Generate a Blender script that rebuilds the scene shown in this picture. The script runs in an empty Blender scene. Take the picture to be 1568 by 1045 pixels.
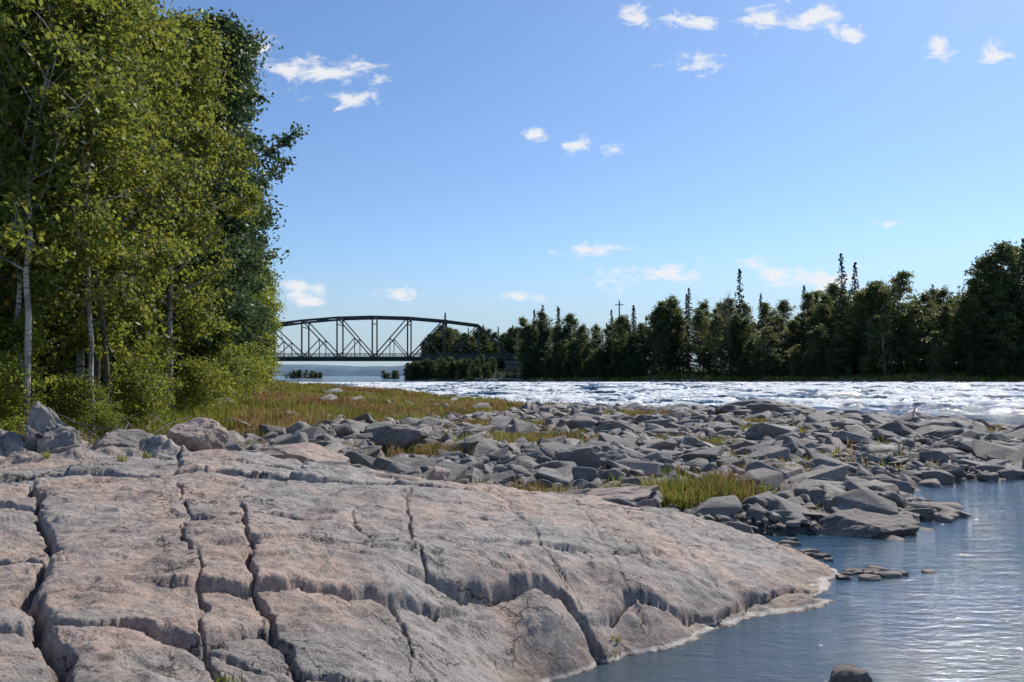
import bpy, bmesh, math, random
import numpy as np
from mathutils import Vector, Matrix
rng = np.random.default_rng(7); random.seed(7)
scene = bpy.context.scene
CAMZ = 2.8

# ------------------------------------------------------------------ numpy helpers
_p = rng.permutation(256); P = np.concatenate([_p, _p])
def perlin(x, y, seed=0):
    x = np.asarray(x, float); y = np.asarray(y, float)
    xi = np.floor(x).astype(np.int64); yi = np.floor(y).astype(np.int64)
    fx = x - xi; fy = y - yi
    u = fx**3*(fx*(fx*6-15)+10); v = fy**3*(fy*(fy*6-15)+10)
    def g(ix, iy, a, b):
        h = P[(P[(ix+seed*37) & 255] + iy) & 255]
        an = h*(2*math.pi/256)
        return np.cos(an)*a + np.sin(an)*b
    n00 = g(xi, yi, fx, fy); n10 = g(xi+1, yi, fx-1, fy)
    n01 = g(xi, yi+1, fx, fy-1); n11 = g(xi+1, yi+1, fx-1, fy-1)
    a = n00+(n10-n00)*u; b = n01+(n11-n01)*u
    return (a+(b-a)*v)*1.4
def fbm(x, y, octv=4, gain=0.5, lac=2.1, seed=0):
    s = 0; a = 1.0; f = 1.0
    for i in range(octv):
        s = s + a*perlin(x*f+i*17.3, y*f-i*9.1, seed+i); a *= gain; f *= lac
    return s
def sstep(a, b, x):
    t = np.clip((x-a)/(b-a), 0, 1); return t*t*(3-2*t)
def seg_dist(X, Y, ax, ay, bx, by):
    dx, dy = bx-ax, by-ay; L = dx*dx+dy*dy+1e-12
    t = np.clip(((X-ax)*dx+(Y-ay)*dy)/L, 0, 1)
    return np.hypot(X-(ax+t*dx), Y-(ay+t*dy)), (X-ax)*dy-(Y-ay)*dx
def poly_sd(X, Y, poly):
    X = np.asarray(X, float); Y = np.asarray(Y, float)
    d = np.full(X.shape, 1e9); ins = np.zeros(X.shape, bool); n = len(poly)
    for i in range(n):
        ax, ay = poly[i]; bx, by = poly[(i+1) % n]
        dd, _ = seg_dist(X, Y, ax, ay, bx, by); d = np.minimum(d, dd)
        if ay != by:
            c = ((ay > Y) != (by > Y)) & (X < (bx-ax)*(Y-ay)/(by-ay)+ax)
            ins ^= c
    return np.where(ins, d, -d)

def make_mesh(name, verts, facelists, mats=(), matidx=None, smooth=True):
    me = bpy.data.meshes.new(name)
    verts = np.ascontiguousarray(verts, dtype=np.float32)
    me.vertices.add(len(verts)); me.vertices.foreach_set("co", verts.ravel())
    facelists = [np.asarray(f, np.int32) for f in facelists if len(f)]
    loops = np.concatenate([f.ravel() for f in facelists])
    tot = np.concatenate([np.full(len(f), f.shape[1], np.int32) for f in facelists])
    st = np.concatenate([[0], np.cumsum(tot)[:-1]]).astype(np.int32)
    me.loops.add(len(loops)); me.loops.foreach_set("vertex_index", loops)
    me.polygons.add(len(tot)); me.polygons.foreach_set("loop_start", st)
    me.polygons.foreach_set("use_smooth", np.full(len(tot), smooth, dtype=bool))
    for m in mats: me.materials.append(m)
    if matidx is not None:
        me.polygons.foreach_set("material_index", np.asarray(matidx, np.int32))
    me.update(calc_edges=True)
    return me
def add_obj(name, me, loc=(0, 0, 0), parent=None):
    o = bpy.data.objects.new(name, me); scene.collection.objects.link(o)
    o.location = loc
    if parent: o.parent = parent
    return o
def grid_mesh(name, X, Y, Z, mats):
    r, c = X.shape
    idx = np.arange(r*c).reshape(r, c)
    q = np.stack([idx[:-1, :-1], idx[:-1, 1:], idx[1:, 1:], idx[1:, :-1]], -1).reshape(-1, 4)
    return make_mesh(name, np.stack([X, Y, Z], -1).reshape(-1, 3), [q], mats)

# ------------------------------------------------------------------ materials
class NT:
    def __init__(s, name):
        s.m = bpy.data.materials.new(name); s.m.use_nodes = True
        s.t = s.m.node_tree; s.t.nodes.clear()
        s.out = s.t.nodes.new('ShaderNodeOutputMaterial')
    def n(s, typ, **kw):
        nd = s.t.nodes.new(typ)
        for k, v in kw.items():
            if k.startswith('_'): setattr(nd, k[1:], v)
            else: nd.inputs[k.replace('__', ' ')].default_value = v
        return nd
    def l(s, a, b): s.t.links.new(a, b)
    def math(s, op, a, b=None, clamp=False):
        nd = s.t.nodes.new('ShaderNodeMath'); nd.operation = op; nd.use_clamp = clamp
        for i, v in enumerate((a, b)):
            if v is None: continue
            if isinstance(v, (int, float)): nd.inputs[i].default_value = v
            else: s.l(v, nd.inputs[i])
        return nd.outputs[0]
    def rng(s, v, a, b, c=0.0, d=1.0, smooth=True):
        nd = s.t.nodes.new('ShaderNodeMapRange')
        nd.interpolation_type = 'SMOOTHSTEP' if smooth else 'LINEAR'
        s.l(v, nd.inputs[0])
        for i, k in enumerate((a, b, c, d)): nd.inputs[i+1].default_value = k
        return nd.outputs[0]
    def mix(s, f, a, b):
        nd = s.t.nodes.new('ShaderNodeMix'); nd.data_type = 'RGBA'
        for sock, v in ((nd.inputs[0], f), (nd.inputs[6], a), (nd.inputs[7], b)):
            if isinstance(v, (int, float)): sock.default_value = v
            elif isinstance(v, tuple): sock.default_value = (*v, 1)
            else: s.l(v, sock)
        return nd.outputs[2]
    def pos(s):
        return s.t.nodes.new('ShaderNodeNewGeometry')
    def noise(s, vec, scale, detail=4, rough=0.55, dist=0.0, stretch=None):
        if stretch is not None:
            mp = s.t.nodes.new('ShaderNodeMapping'); mp.inputs['Scale'].default_value = stretch[:3]
            if len(stretch) > 3: mp.inputs['Rotation'].default_value = (0, 0, stretch[3])
            s.l(vec, mp.inputs[0]); vec = mp.outputs[0]
        nd = s.n('ShaderNodeTexNoise', Scale=scale, Detail=detail, Roughness=rough, Distortion=dist)
        s.l(vec, nd.inputs['Vector']); return nd.outputs[0]
    def bump(s, h, strength, dist, prev=None):
        nd = s.n('ShaderNodeBump', Strength=strength, Distance=dist)
        s.l(h, nd.inputs['Height'])
        if prev is not None: s.l(prev, nd.inputs['Normal'])
        return nd.outputs[0]
    def pbr(s, col, rough, normal=None, spec=0.5, metal=0.0):
        b = s.t.nodes.new('ShaderNodeBsdfPrincipled')
        if isinstance(col, tuple): b.inputs['Base Color'].default_value = (*col, 1)
        else: s.l(col, b.inputs['Base Color'])
        if isinstance(rough, (int, float)): b.inputs['Roughness'].default_value = rough
        else: s.l(rough, b.inputs['Roughness'])
        b.inputs['Specular IOR Level'].default_value = spec
        b.inputs['Metallic'].default_value = metal
        if normal is not None: s.l(normal, b.inputs['Normal'])
        return b.outputs[0]
    def done(s, sh): s.l(sh, s.out.inputs[0]); return s.m

def granite(name, grey, pink, pinkbias=0.5, band_amt=0.8, cracks=True, island=False, bumpd=.07):
    t = NT(name); g = t.pos(); p = g.outputs['Position']
    n1 = t.noise(p, 0.42, 5, 0.65, 0.5); n2 = t.noise(p, 5, 8, 0.72); n3 = t.noise(p, 75, 3, 0.7)
    n4 = t.noise(p, 1.5, 7, 0.68, 0.8, stretch=(1, 2.8, 1, 0.5)); n5 = t.noise(p, 1.1, 8, 0.75, 0.3)
    n6 = t.noise(p, 1.0, 8, 0.72, 0.5, stretch=(2.2, .7, 1, 0.6)); n7 = t.noise(p, 2.4, 9, 0.78, 1.0)
    c = t.mix(t.rng(n1, pinkbias-0.08, pinkbias+0.08), grey, pink)
    if island:
        r = g.outputs['Random Per Island']
        c = t.mix(t.rng(r, 0, 1, .0, .8, False), c, (0.075, 0.073, 0.073))
        c = t.mix(t.rng(r, .0, .1, .8, .0), c, (0.42, 0.37, 0.33))
    c = t.mix(t.math('MULTIPLY', t.rng(n4, 0.52, 0.66), 0.55), c, tuple(min(.6, k*1.5) for k in grey))
    c = t.mix(t.math('MULTIPLY', t.rng(n5, 0.50, 0.60), 0.50), c, tuple(k*.55 for k in grey))
    c = t.mix(t.math('MULTIPLY', t.rng(n6, 0.53, 0.64), 0.50), c, tuple(k*.45 for k in grey))
    c = t.mix(t.math('MULTIPLY', t.rng(n7, 0.55, 0.66), 0.5), c, tuple(k*.35 for k in grey))
    c = t.mix(t.math('MULTIPLY', t.rng(n2, 0.54, 0.38), 0.6), c, tuple(k*.42 for k in grey))
    c = t.mix(t.math('MULTIPLY', t.rng(n3, 0.42, 0.66), 0.35), c, (0.62, 0.56, 0.51))
    c = t.mix(t.math('MULTIPLY', t.rng(n3, 0.47, 0.33), 0.65), c, (0.06, 0.055, 0.05))
    h = t.math('ADD', t.math('MULTIPLY', t.noise(p, 3.5, 11, 0.76, 0.3, stretch=(1, 2.0, 1, 0.4)), 1.0), t.math('MULTIPLY', n3, 0.08))
    h = t.math('SUBTRACT', h, t.math('MULTIPLY', t.rng(n7, 0.55, 0.62), 0.08))
    if cracks:
        w = t.n('ShaderNodeTexVoronoi', _feature='DISTANCE_TO_EDGE', Scale=1.25)
        mp = t.t.nodes.new('ShaderNodeMapping'); mp.inputs['Scale'].default_value = (0.8, 1.9, 1.0); mp.inputs['Rotation'].default_value = (0, 0, 0.35)
        nz = t.n('ShaderNodeTexNoise', Scale=1.8, Detail=7.0, Roughness=.7)
        t.l(p, nz.inputs['Vector'])
        va = t.n('ShaderNodeVectorMath', _operation='MULTIPLY_ADD')
        t.l(nz.outputs['Color'], va.inputs[0]); va.inputs[1].default_value = (0.6, 0.6, 0.6); t.l(p, va.inputs[2])
        t.l(va.outputs[0], mp.inputs[0]); t.l(mp.outputs[0], w.inputs['Vector'])
        ck = t.math('MULTIPLY', t.rng(w.outputs[0], 0.0, 0.018, 1, 0), t.rng(t.noise(p, 1.1, 3), 0.45, 0.54))
        c = t.mix(t.math('MULTIPLY', ck, 0.85), c, (0.035, 0.03, 0.027))
        h = t.math('SUBTRACT', h, t.math('MULTIPLY', ck, 0.4))
    sx = t.t.nodes.new('ShaderNodeSeparateXYZ'); t.l(p, sx.inputs[0])
    z = t.math('ADD', sx.outputs[2], t.math('MULTIPLY', t.math('SUBTRACT', n2, 0.5), 0.09))
    band = t.math('MULTIPLY', t.rng(z, 0.008, 0.016), t.rng(z, 0.03, 0.05, 1, 0))
    c = t.mix(t.math('MULTIPLY', t.rng(z, 0.03, 0.35, 1, 0), 0.4), c, (0.25, 0.17, 0.125))
    c = t.mix(t.math('MULTIPLY', band, band_amt), c, (0.70, 0.65, 0.58))
    c = t.mix(t.math('MULTIPLY', t.rng(z, -0.01, 0.01, 1, 0), 0.85), c, (0.06, 0.045, 0.03))
    return t.done(t.pbr(c, 0.72, t.bump(h, 1.0, bumpd), 0.35))
M_GRAN = granite('granite_slab', (0.365, 0.332, 0.308), (0.52, 0.365, 0.290), .51, bumpd=.065)
M_BOULD = granite('granite_boulder', (0.265, 0.248, 0.236), (0.32, 0.26, 0.22), 0.55, 0.12, False, True)
M_PALE = granite('granite_pale', (0.40, 0.35, 0.31), (0.48, 0.345, 0.285), 0.45, 0, False)

def leaf_mat(name, c1, c2, c3, trans=0.4, rare=None):
    t = NT(name); g = t.pos(); r = g.outputs['Random Per Island']
    n = t.noise(g.outputs['Position'], 0.5, 3)
    f = t.math('ADD', t.math('MULTIPLY', r, 0.5), t.math('MULTIPLY', t.rng(n, 0.35, 0.65), 0.6), True)
    c = t.mix(t.rng(f, 0.1, 0.6), c1, c2); c = t.mix(t.rng(f, 0.6, 1.0), c, c3)
    if rare: c = t.mix(t.rng(r, 0.965, 0.97), c, rare)
    d = t.t.nodes.new('ShaderNodeBsdfPrincipled'); t.l(c, d.inputs['Base Color']); d.inputs['Roughness'].default_value = 0.5
    d.inputs['Specular IOR Level'].default_value = 0.35
    tr = t.t.nodes.new('ShaderNodeBsdfTranslucent')
    c2_ = t.mix(0.5, c, tuple(min(1, k*2.4) for k in c3)); t.l(c2_, tr.inputs[0])
    ms = t.n('ShaderNodeMixShader'); ms.inputs[0].default_value = trans
    t.l(d.outputs[0], ms.inputs[1]); t.l(tr.outputs[0], ms.inputs[2])
    return t.done(ms.outputs[0])
M_LEAF_B = leaf_mat('birch_leaves', (0.026, 0.042, 0.010), (0.095, 0.132, 0.022), (0.21, 0.225, 0.035), 0.46, (0.32, 0.17, 0.03))
M_LEAF_P = leaf_mat('poplar_leaves', (0.016, 0.036, 0.015), (0.038, 0.072, 0.026), (0.075, 0.115, 0.040), 0.32)
M_LEAF_Y = leaf_mat('shrub_leaves', (0.045, 0.065, 0.012), (0.13, 0.165, 0.022), (0.25, 0.27, 0.04), 0.46)
M_LEAF_F = leaf_mat('forest_leaves', (0.028, 0.046, 0.018), (0.064, 0.088, 0.032), (0.125, 0.142, 0.048), 0.42)
M_LEAF_G = leaf_mat('forest_leaves_light', (0.052, 0.072, 0.028), (0.105, 0.126, 0.048), (0.18, 0.19, 0.072), 0.46)
M_NEEDLE = leaf_mat('spruce_needles', (0.012, 0.023, 0.014), (0.024, 0.040, 0.022), (0.042, 0.058, 0.029), 0.15)
def grass_mat(name, cols):
    t = NT(name); g = t.pos(); r = g.outputs['Random Per Island']
    n = t.noise(g.outputs['Position'], 0.35, 4, 0.6)
    f = t.math('ADD', t.math('MULTIPLY', r, 0.4), t.math('MULTIPLY', t.rng(n, 0.33, 0.67), 0.6), True)
    c = t.mix(t.rng(f, 0.1, 0.45), cols[0], cols[1]); c = t.mix(t.rng(f, 0.5, 0.95), c, cols[2])
    d = t.t.nodes.new('ShaderNodeBsdfDiffuse'); t.l(c, d.inputs[0])
    tr = t.t.nodes.new('ShaderNodeBsdfTranslucent'); t.l(c, tr.inputs[0])
    ms = t.n('ShaderNodeMixShader'); ms.inputs[0].default_value = 0.4
    t.l(d.outputs[0], ms.inputs[1]); t.l(tr.outputs[0], ms.inputs[2])
    return t.done(ms.outputs[0])
M_SEDGE = grass_mat('sedge_autumn', [(0.23, 0.125, 0.055), (0.34, 0.235, 0.10), (0.38, 0.33, 0.14)])
M_GREEN = grass_mat('grass_green', [(0.11, 0.125, 0.03), (0.24, 0.25, 0.05), (0.38, 0.37, 0.09)])

t = NT('birch_bark'); g = t.pos()
n = t.noise(g.outputs['Position'], 3.0, 5, 0.7, 0, (1, 1, 6.0)); n0 = t.noise(g.outputs['Position'], 1.2, 3)
c = t.mix(t.rng(n, 0.53, 0.60), (0.42, 0.39, 0.35), (0.06, 0.05, 0.045)); c = t.mix(t.rng(n0, 0.45, 0.65), c, (0.16, 0.14, 0.115))
M_BARK_B = t.done(t.pbr(c, 0.8))
t = NT('dark_bark'); g = t.pos(); n = t.noise(g.outputs['Position'], 5.0, 5, 0.7, 0, (1, 1, .3))
M_BARK_D = t.done(t.pbr(t.mix(n, (0.035, 0.028, 0.022), (0.15, 0.13, 0.11)), 0.9))
t = NT('grey_dead_wood'); g = t.pos(); n = t.noise(g.outputs['Position'], 2.0, 4)
M_DEAD = t.done(t.pbr(t.mix(n, (0.12, 0.11, 0.10), (0.30, 0.28, 0.26)), 0.9))
t = NT('bridge_steel'); g = t.pos(); n = t.noise(g.outputs['Position'], 0.6, 5, 0.6)
M_STEEL = t.done(t.pbr(t.mix(t.rng(n, 0.4, 0.7), (0.028, 0.034, 0.036), (0.06, 0.05, 0.042)), 0.6))
t = NT('bridge_deck_girder'); g = t.pos(); n = t.noise(g.outputs['Position'], 0.5, 5, 0.6)
M_GIRD = t.done(t.pbr(t.mix(t.rng(n, 0.4, 0.7), (0.05, 0.075, 0.07), (0.08, 0.085, 0.07)), 0.7))
t = NT('abutment_concrete'); g = t.pos(); n = t.noise(g.outputs['Position'], 0.8, 6, 0.6)
M_CONC = t.done(t.pbr(t.mix(n, (0.10, 0.098, 0.092), (0.20, 0.19, 0.175)), 0.9))
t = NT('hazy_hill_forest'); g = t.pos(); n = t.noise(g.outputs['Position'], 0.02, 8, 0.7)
M_HILL = t.done(t.pbr(t.mix(t.rng(n, 0.35, 0.65), (0.12, 0.175, 0.23), (0.165, 0.225, 0.28)), 1.0, None, 0.0))  # pale blue-green base colours paint in aerial haze over the forest

# ground
t = NT('ground_soil'); g = t.pos(); p = g.outputs['Position']
sx = t.t.nodes.new('ShaderNodeSeparateXYZ'); t.l(p, sx.inputs[0])
n1 = t.noise(p, 0.25, 5, 0.6); n2 = t.noise(p, 4, 8, 0.7); n3 = t.noise(p, 25, 4, 0.7)
rock = t.mix(t.rng(n2, 0.35, 0.65), (0.045, 0.042, 0.037), (0.18, 0.165, 0.15))
mead = t.mix(t.rng(n2, 0.35, 0.65), (0.13, 0.08, 0.038), (0.27, 0.19, 0.08))
mead = t.mix(t.rng(n1, 0.45, 0.6), mead, (0.17, 0.16, 0.05))
lim = t.math('SUBTRACT', sx.outputs[0], t.math('MULTIPLY', t.math('MAXIMUM', t.math('SUBTRACT', sx.outputs[1], 30), 0), 0.42))
mf = t.rng(t.math('ADD', lim, t.math('MULTIPLY', n1, 4)), -4.5, -7.5)
c = t.mix(mf, rock, mead)
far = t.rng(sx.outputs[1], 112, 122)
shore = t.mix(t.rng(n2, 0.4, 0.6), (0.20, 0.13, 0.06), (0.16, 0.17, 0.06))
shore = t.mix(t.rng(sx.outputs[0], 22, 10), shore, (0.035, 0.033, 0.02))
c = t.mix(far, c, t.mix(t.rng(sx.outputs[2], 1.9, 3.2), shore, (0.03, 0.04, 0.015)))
c = t.mix(t.rng(sx.outputs[2], -0.2, 0.03, 1, 0), c, (0.07, 0.055, 0.04))
h = t.math('ADD', n2, t.math('MULTIPLY', n3, 0.3))
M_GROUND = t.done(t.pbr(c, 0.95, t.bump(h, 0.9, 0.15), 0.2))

# water
t = NT('river_water'); g = t.pos(); p = g.outputs['Position']
sx = t.t.nodes.new('ShaderNodeSeparateXYZ'); t.l(p, sx.inputs[0]); Y = sx.outputs[1]
nzone = t.noise(p, 0.05, 3, 0.5, 0, (1, 1, 1))
Yw = t.math('ADD', Y, t.math('MULTIPLY', t.math('SUBTRACT', nzone, 0.5), 24))
zone = t.math('MULTIPLY', t.rng(Yw, 42, 60), t.rng(Yw, 125, 190, 1, 0.4))
fo0 = t.noise(p, 0.10, 4, 0.6, 0.6, (0.6, 1.0, 1)); fo1 = t.noise(p, 0.26, 7, 0.62, 1.2, (0.6, 0.6, 1)); fo2 = t.noise(p, 2.2, 6, 0.74)
fo = t.math('ADD', t.math('ADD', t.math('MULTIPLY', fo1, 0.62), t.math('MULTIPLY', fo2, 0.16)), t.math('MULTIPLY', fo0, .22))
at = t.t.nodes.new('ShaderNodeAttribute'); at.attribute_name = 'crest'
fo = t.math('ADD', fo, t.math('MULTIPLY', at.outputs['Fac'], 0.12))
thr = t.rng(zone, 0, 1, 0.80, 0.545, False)
foam = t.math('MULTIPLY', t.rng(t.math('SUBTRACT', fo, thr), 0.0, 0.03), .97)
r1 = t.noise(p, 2.2, 5, 0.6, 0.2, (0.8, 2.2, 1, 0.15)); r2 = t.noise(p, 11, 4, 0.6, 0.0, (0.7, 1.8, 1, -0.2))
hh = t.math('ADD', r1, t.math('MULTIPLY', r2, 0.38))
bs = t.n('ShaderNodeBump', Strength=1.0)
t.l(t.math('ADD', t.math('MULTIPLY', t.rng(Y, 16, 50), 0.03), 0.034), bs.inputs['Distance']); t.l(hh, bs.inputs['Height'])
wc = t.mix(t.rng(Y, 6, 11), (0.06, 0.080, 0.095), (0.022, 0.055, 0.090))
wb = t.n('ShaderNodeBsdfPrincipled', Roughness=0.05, IOR=1.33); t.l(wc, wb.inputs['Base Color']); t.l(bs.outputs[0], wb.inputs['Normal'])
fb = t.pbr(t.mix(fo2, (0.60, 0.66, 0.70), (0.90, 0.92, 0.93)), 0.8, t.bump(fo, 1.0, 1.2))
ms = t.n('ShaderNodeMixShader'); t.l(foam, ms.inputs[0]); t.l(wb.outputs[0], ms.inputs[1]); t.l(fb, ms.inputs[2])
M_WATER = t.done(ms.outputs[0])

# ------------------------------------------------------------------ terrain definition
def wz(y): return sstep(50, 115, np.asarray(y, float))*1.35
LAND1 = [(3, 1), (2, 4), (.9, 6.2), (.39, 7.27), (1.13, 7.85), (2.24, 8.65), (2.96, 9.1), (3.79, 9.62), (3.87, 10.35), (4.5, 11.0), (4.6, 11.7),
         (4.3, 12.6), (4.9, 13.4), (6.6, 14.0), (8.0, 15.2), (9.0, 16.7), (8.2, 18.3), (10, 20.1), (14.5, 22.0), (20, 24), (24, 28), (20, 31), (25, 38),
         (24, 42), (19.8, 47), (14, 53), (6, 60), (-2, 70), (-10, 80), (-22, 92), (-36, 120), (-50, 160), (-75, 220), (-88, 244), (-150, 400),
         (-400, 700), (-3000, 900), (-3000, -50), (3, -50)]
LAND2 = [(3000, 0), (400, 60), (150, 105), (83.5, 130), (62, 138), (44, 147), (36, 158), (25, 163), (14, 180), (3, 200), (-12, 216), (-29, 226), (-33, 250), (-28, 300),
         (0, 400), (20, 900), (3000, 900)]
CTRL = np.array([
 (-2.58, 4.02, 1.25), (-1.87, 4.28, 1.15), (-1.15, 4.93, .9), (-.41, 5.97, .5), (.39, 7.27, 0.0),
 (-3.73, 5.8, 1.35), (-2.38, 6.0, 1.3), (-1.03, 6.8, 1.1), (.41, 7.6, .55), (1.46, 8.6, .5), (2.82, 9.6, .25),
 (-4.6, 7.66, 1.45), (-3.15, 7.95, 1.4), (-1.33, 8.8, 1.25), (.55, 10.2, 1.0), (1.97, 11.1, .75), (3.13, 11.06, .4), (.3, 8.6, .95),
 (2.62, 12, .68), (1.19, 12.5, .85), (-.25, 12.5, 1.06), (-1.89, 12.5, 1.21), (-4.1, 13, 1.47), (-5.7, 12, 1.57), (-6.3, 10.5, 1.55),
 (3.7, 12, .42), (4.3, 12, .1), (1.13, 7.85, 0), (2.24, 8.65, 0), (2.96, 9.1, 0), (3.79, 9.62, 0), (3.87, 10.35, .05), (4.5, 11.0, 0), (4.6, 11.7, 0),
 (2.6, 14, -.1), (1.2, 14.5, .1), (-.25, 14.7, .3), (-2, 14.7, .4), (-4.1, 15, .6), (-6, 15, .9), (-9, 15, 1.0), (4.4, 13.2, -.4),
 (-11, 12, 1.5), (-9, 8, 1.5), (-6, 4, 1.35), (-12, 15, 1.2), (0, 2, 1.1), (-3, 2, 1.3), (1.5, 2, .9), (2, 5, -.3), (3, 7, -.7), (5, 8.5, -.9),
 (5.6, 11, -.6), (5.6, 13, -.6), (7, 10, -1.0), (1.6, 6.6, -.5), (0, 4.2, .85), (4.6, 9.3, -.5)])
def tps_fit(c):
    n = len(c); d = np.hypot(c[:, None, 0]-c[None, :, 0], c[:, None, 1]-c[None, :, 1])
    K = np.where(d > 0, d*d*np.log(d+1e-12), 0)+np.eye(n)*0.02
    A = np.zeros((n+3, n+3)); A[:n, :n] = K; A[:n, n] = 1; A[:n, n+1:] = c[:, :2]; A[n, :n] = 1; A[n+1:, :n] = c[:, :2].T
    return np.linalg.solve(A, np.concatenate([c[:, 2], [0, 0, 0]]))
W = tps_fit(CTRL)
def rock_base(X, Y):
    s = W[-3]+W[-2]*X+W[-1]*Y
    for k in range(len(CTRL)):
        d2 = (X-CTRL[k, 0])**2+(Y-CTRL[k, 1])**2+1e-9
        s = s+W[k]*0.5*d2*np.log(d2)
    return s
def land_h(X, Y):
    X = np.asarray(X, float); Y = np.asarray(Y, float)
    w = wz(Y)
    s1 = poly_sd(X+0.5*perlin(X*.6, Y*.6, 3), Y+0.5*perlin(X*.6, Y*.6, 4), LAND1); s2 = poly_sd(X, Y+3*perlin(X*.08, Y*.08, 5), LAND2)
    a = np.where(s1 > 0, .42*(1-np.exp(-np.maximum(s1, 0)/2.0))+.75*sstep(-3, -13, X)*(1-np.exp(-np.maximum(s1, 0)/6)), -1.1*(1-np.exp(np.minimum(s1, 0)/1.2)))
    b = np.where(s2 > 0, 2.6*(1-np.exp(-np.maximum(s2, 0)/14))+2.0*sstep(20, 90, X)*(1-np.exp(-np.maximum(s2, 0)/20)), -1.1*(1-np.exp(np.minimum(s2, 0)/3)))
    b = b + np.where(s2 > 12, 5*np.exp(-((X-32)**2/200+(Y-252)**2/200)), 0)
    h = np.maximum(a, b)
    for (ix, iy, ir) in [(-104, 400, 13), (-53, 350, 8)]:
        h = np.maximum(h, 1.2-2.3*np.hypot((X-ix)/ir, (Y-iy)/ir))
    h = h+np.where(h > 0, 1, 0.3)*0.10*fbm(X*.5, Y*.5, 4, seed=11)*np.clip(np.abs(h)*4, 0, 1)
    h = h + w
    m = (X > -16) & (X < 6) & (Y > 0) & (Y < 14.2)
    h2 = h.copy()
    if m.any():
        fade = sstep(14.2, 13.4, Y[m])
        h2[m] = np.minimum(h[m], h[m]*(1-fade)+(rock_base(X[m], Y[m])-0.35)*fade)
    return h2

rows = np.geomspace(1.0, 1750, 620); cols = np.linspace(-1.25, 1.25, 460)
Yg, U = np.meshgrid(rows, cols, indexing='ij'); Xg = U*(Yg+3)
add_obj('ground', grid_mesh('ground', Xg, Yg, land_h(Xg, Yg), [M_GROUND]))

# water sheet
rows = np.concatenate([np.geomspace(2.0, 45, 160), np.geomspace(45.4, 140, 380), np.geomspace(141, 2600, 140)]); cols = np.linspace(-1.0, 1.0, 620)
Yg, U = np.meshgrid(rows, cols, indexing='ij'); Xg = U*(Yg+6)
act = sstep(46, 64, Yg+4*perlin(Xg*.05, Yg*.05, 9))*sstep(160, 118, Yg)
wv = fbm(Xg*.17, Yg*.22, 4, .6, seed=21)
wv = 1-2*np.abs(wv)*.9
Zg = wz(Yg)+act*(0.48*wv+0.0)+0.004*perlin(Xg*.9, Yg*1.7, 30)
me = grid_mesh('river', Xg, Yg, Zg, [M_WATER])
a_ = me.attributes.new('crest', 'FLOAT', 'POINT'); a_.data.foreach_set('value', (wv*act).astype(np.float32).ravel())
add_obj('river', me)

# hills
hx = np.linspace(-2600, 2200, 700); prof = 26+9*fbm(hx*.0016, hx*0, 3, seed=2)+1.6*fbm(hx*.03, hx*0+3, 4, .6, seed=5)
ks = np.array([0, .45, .8, 1.0, 1.0]); ds = np.array([0, 20, 60, 120, 400])
add_obj('distant_hills', grid_mesh('distant_hills', np.tile(hx, (5, 1)), 1550+ds[:, None]+0*hx, ks[:, None]*prof-0.2, [M_HILL]))

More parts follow.
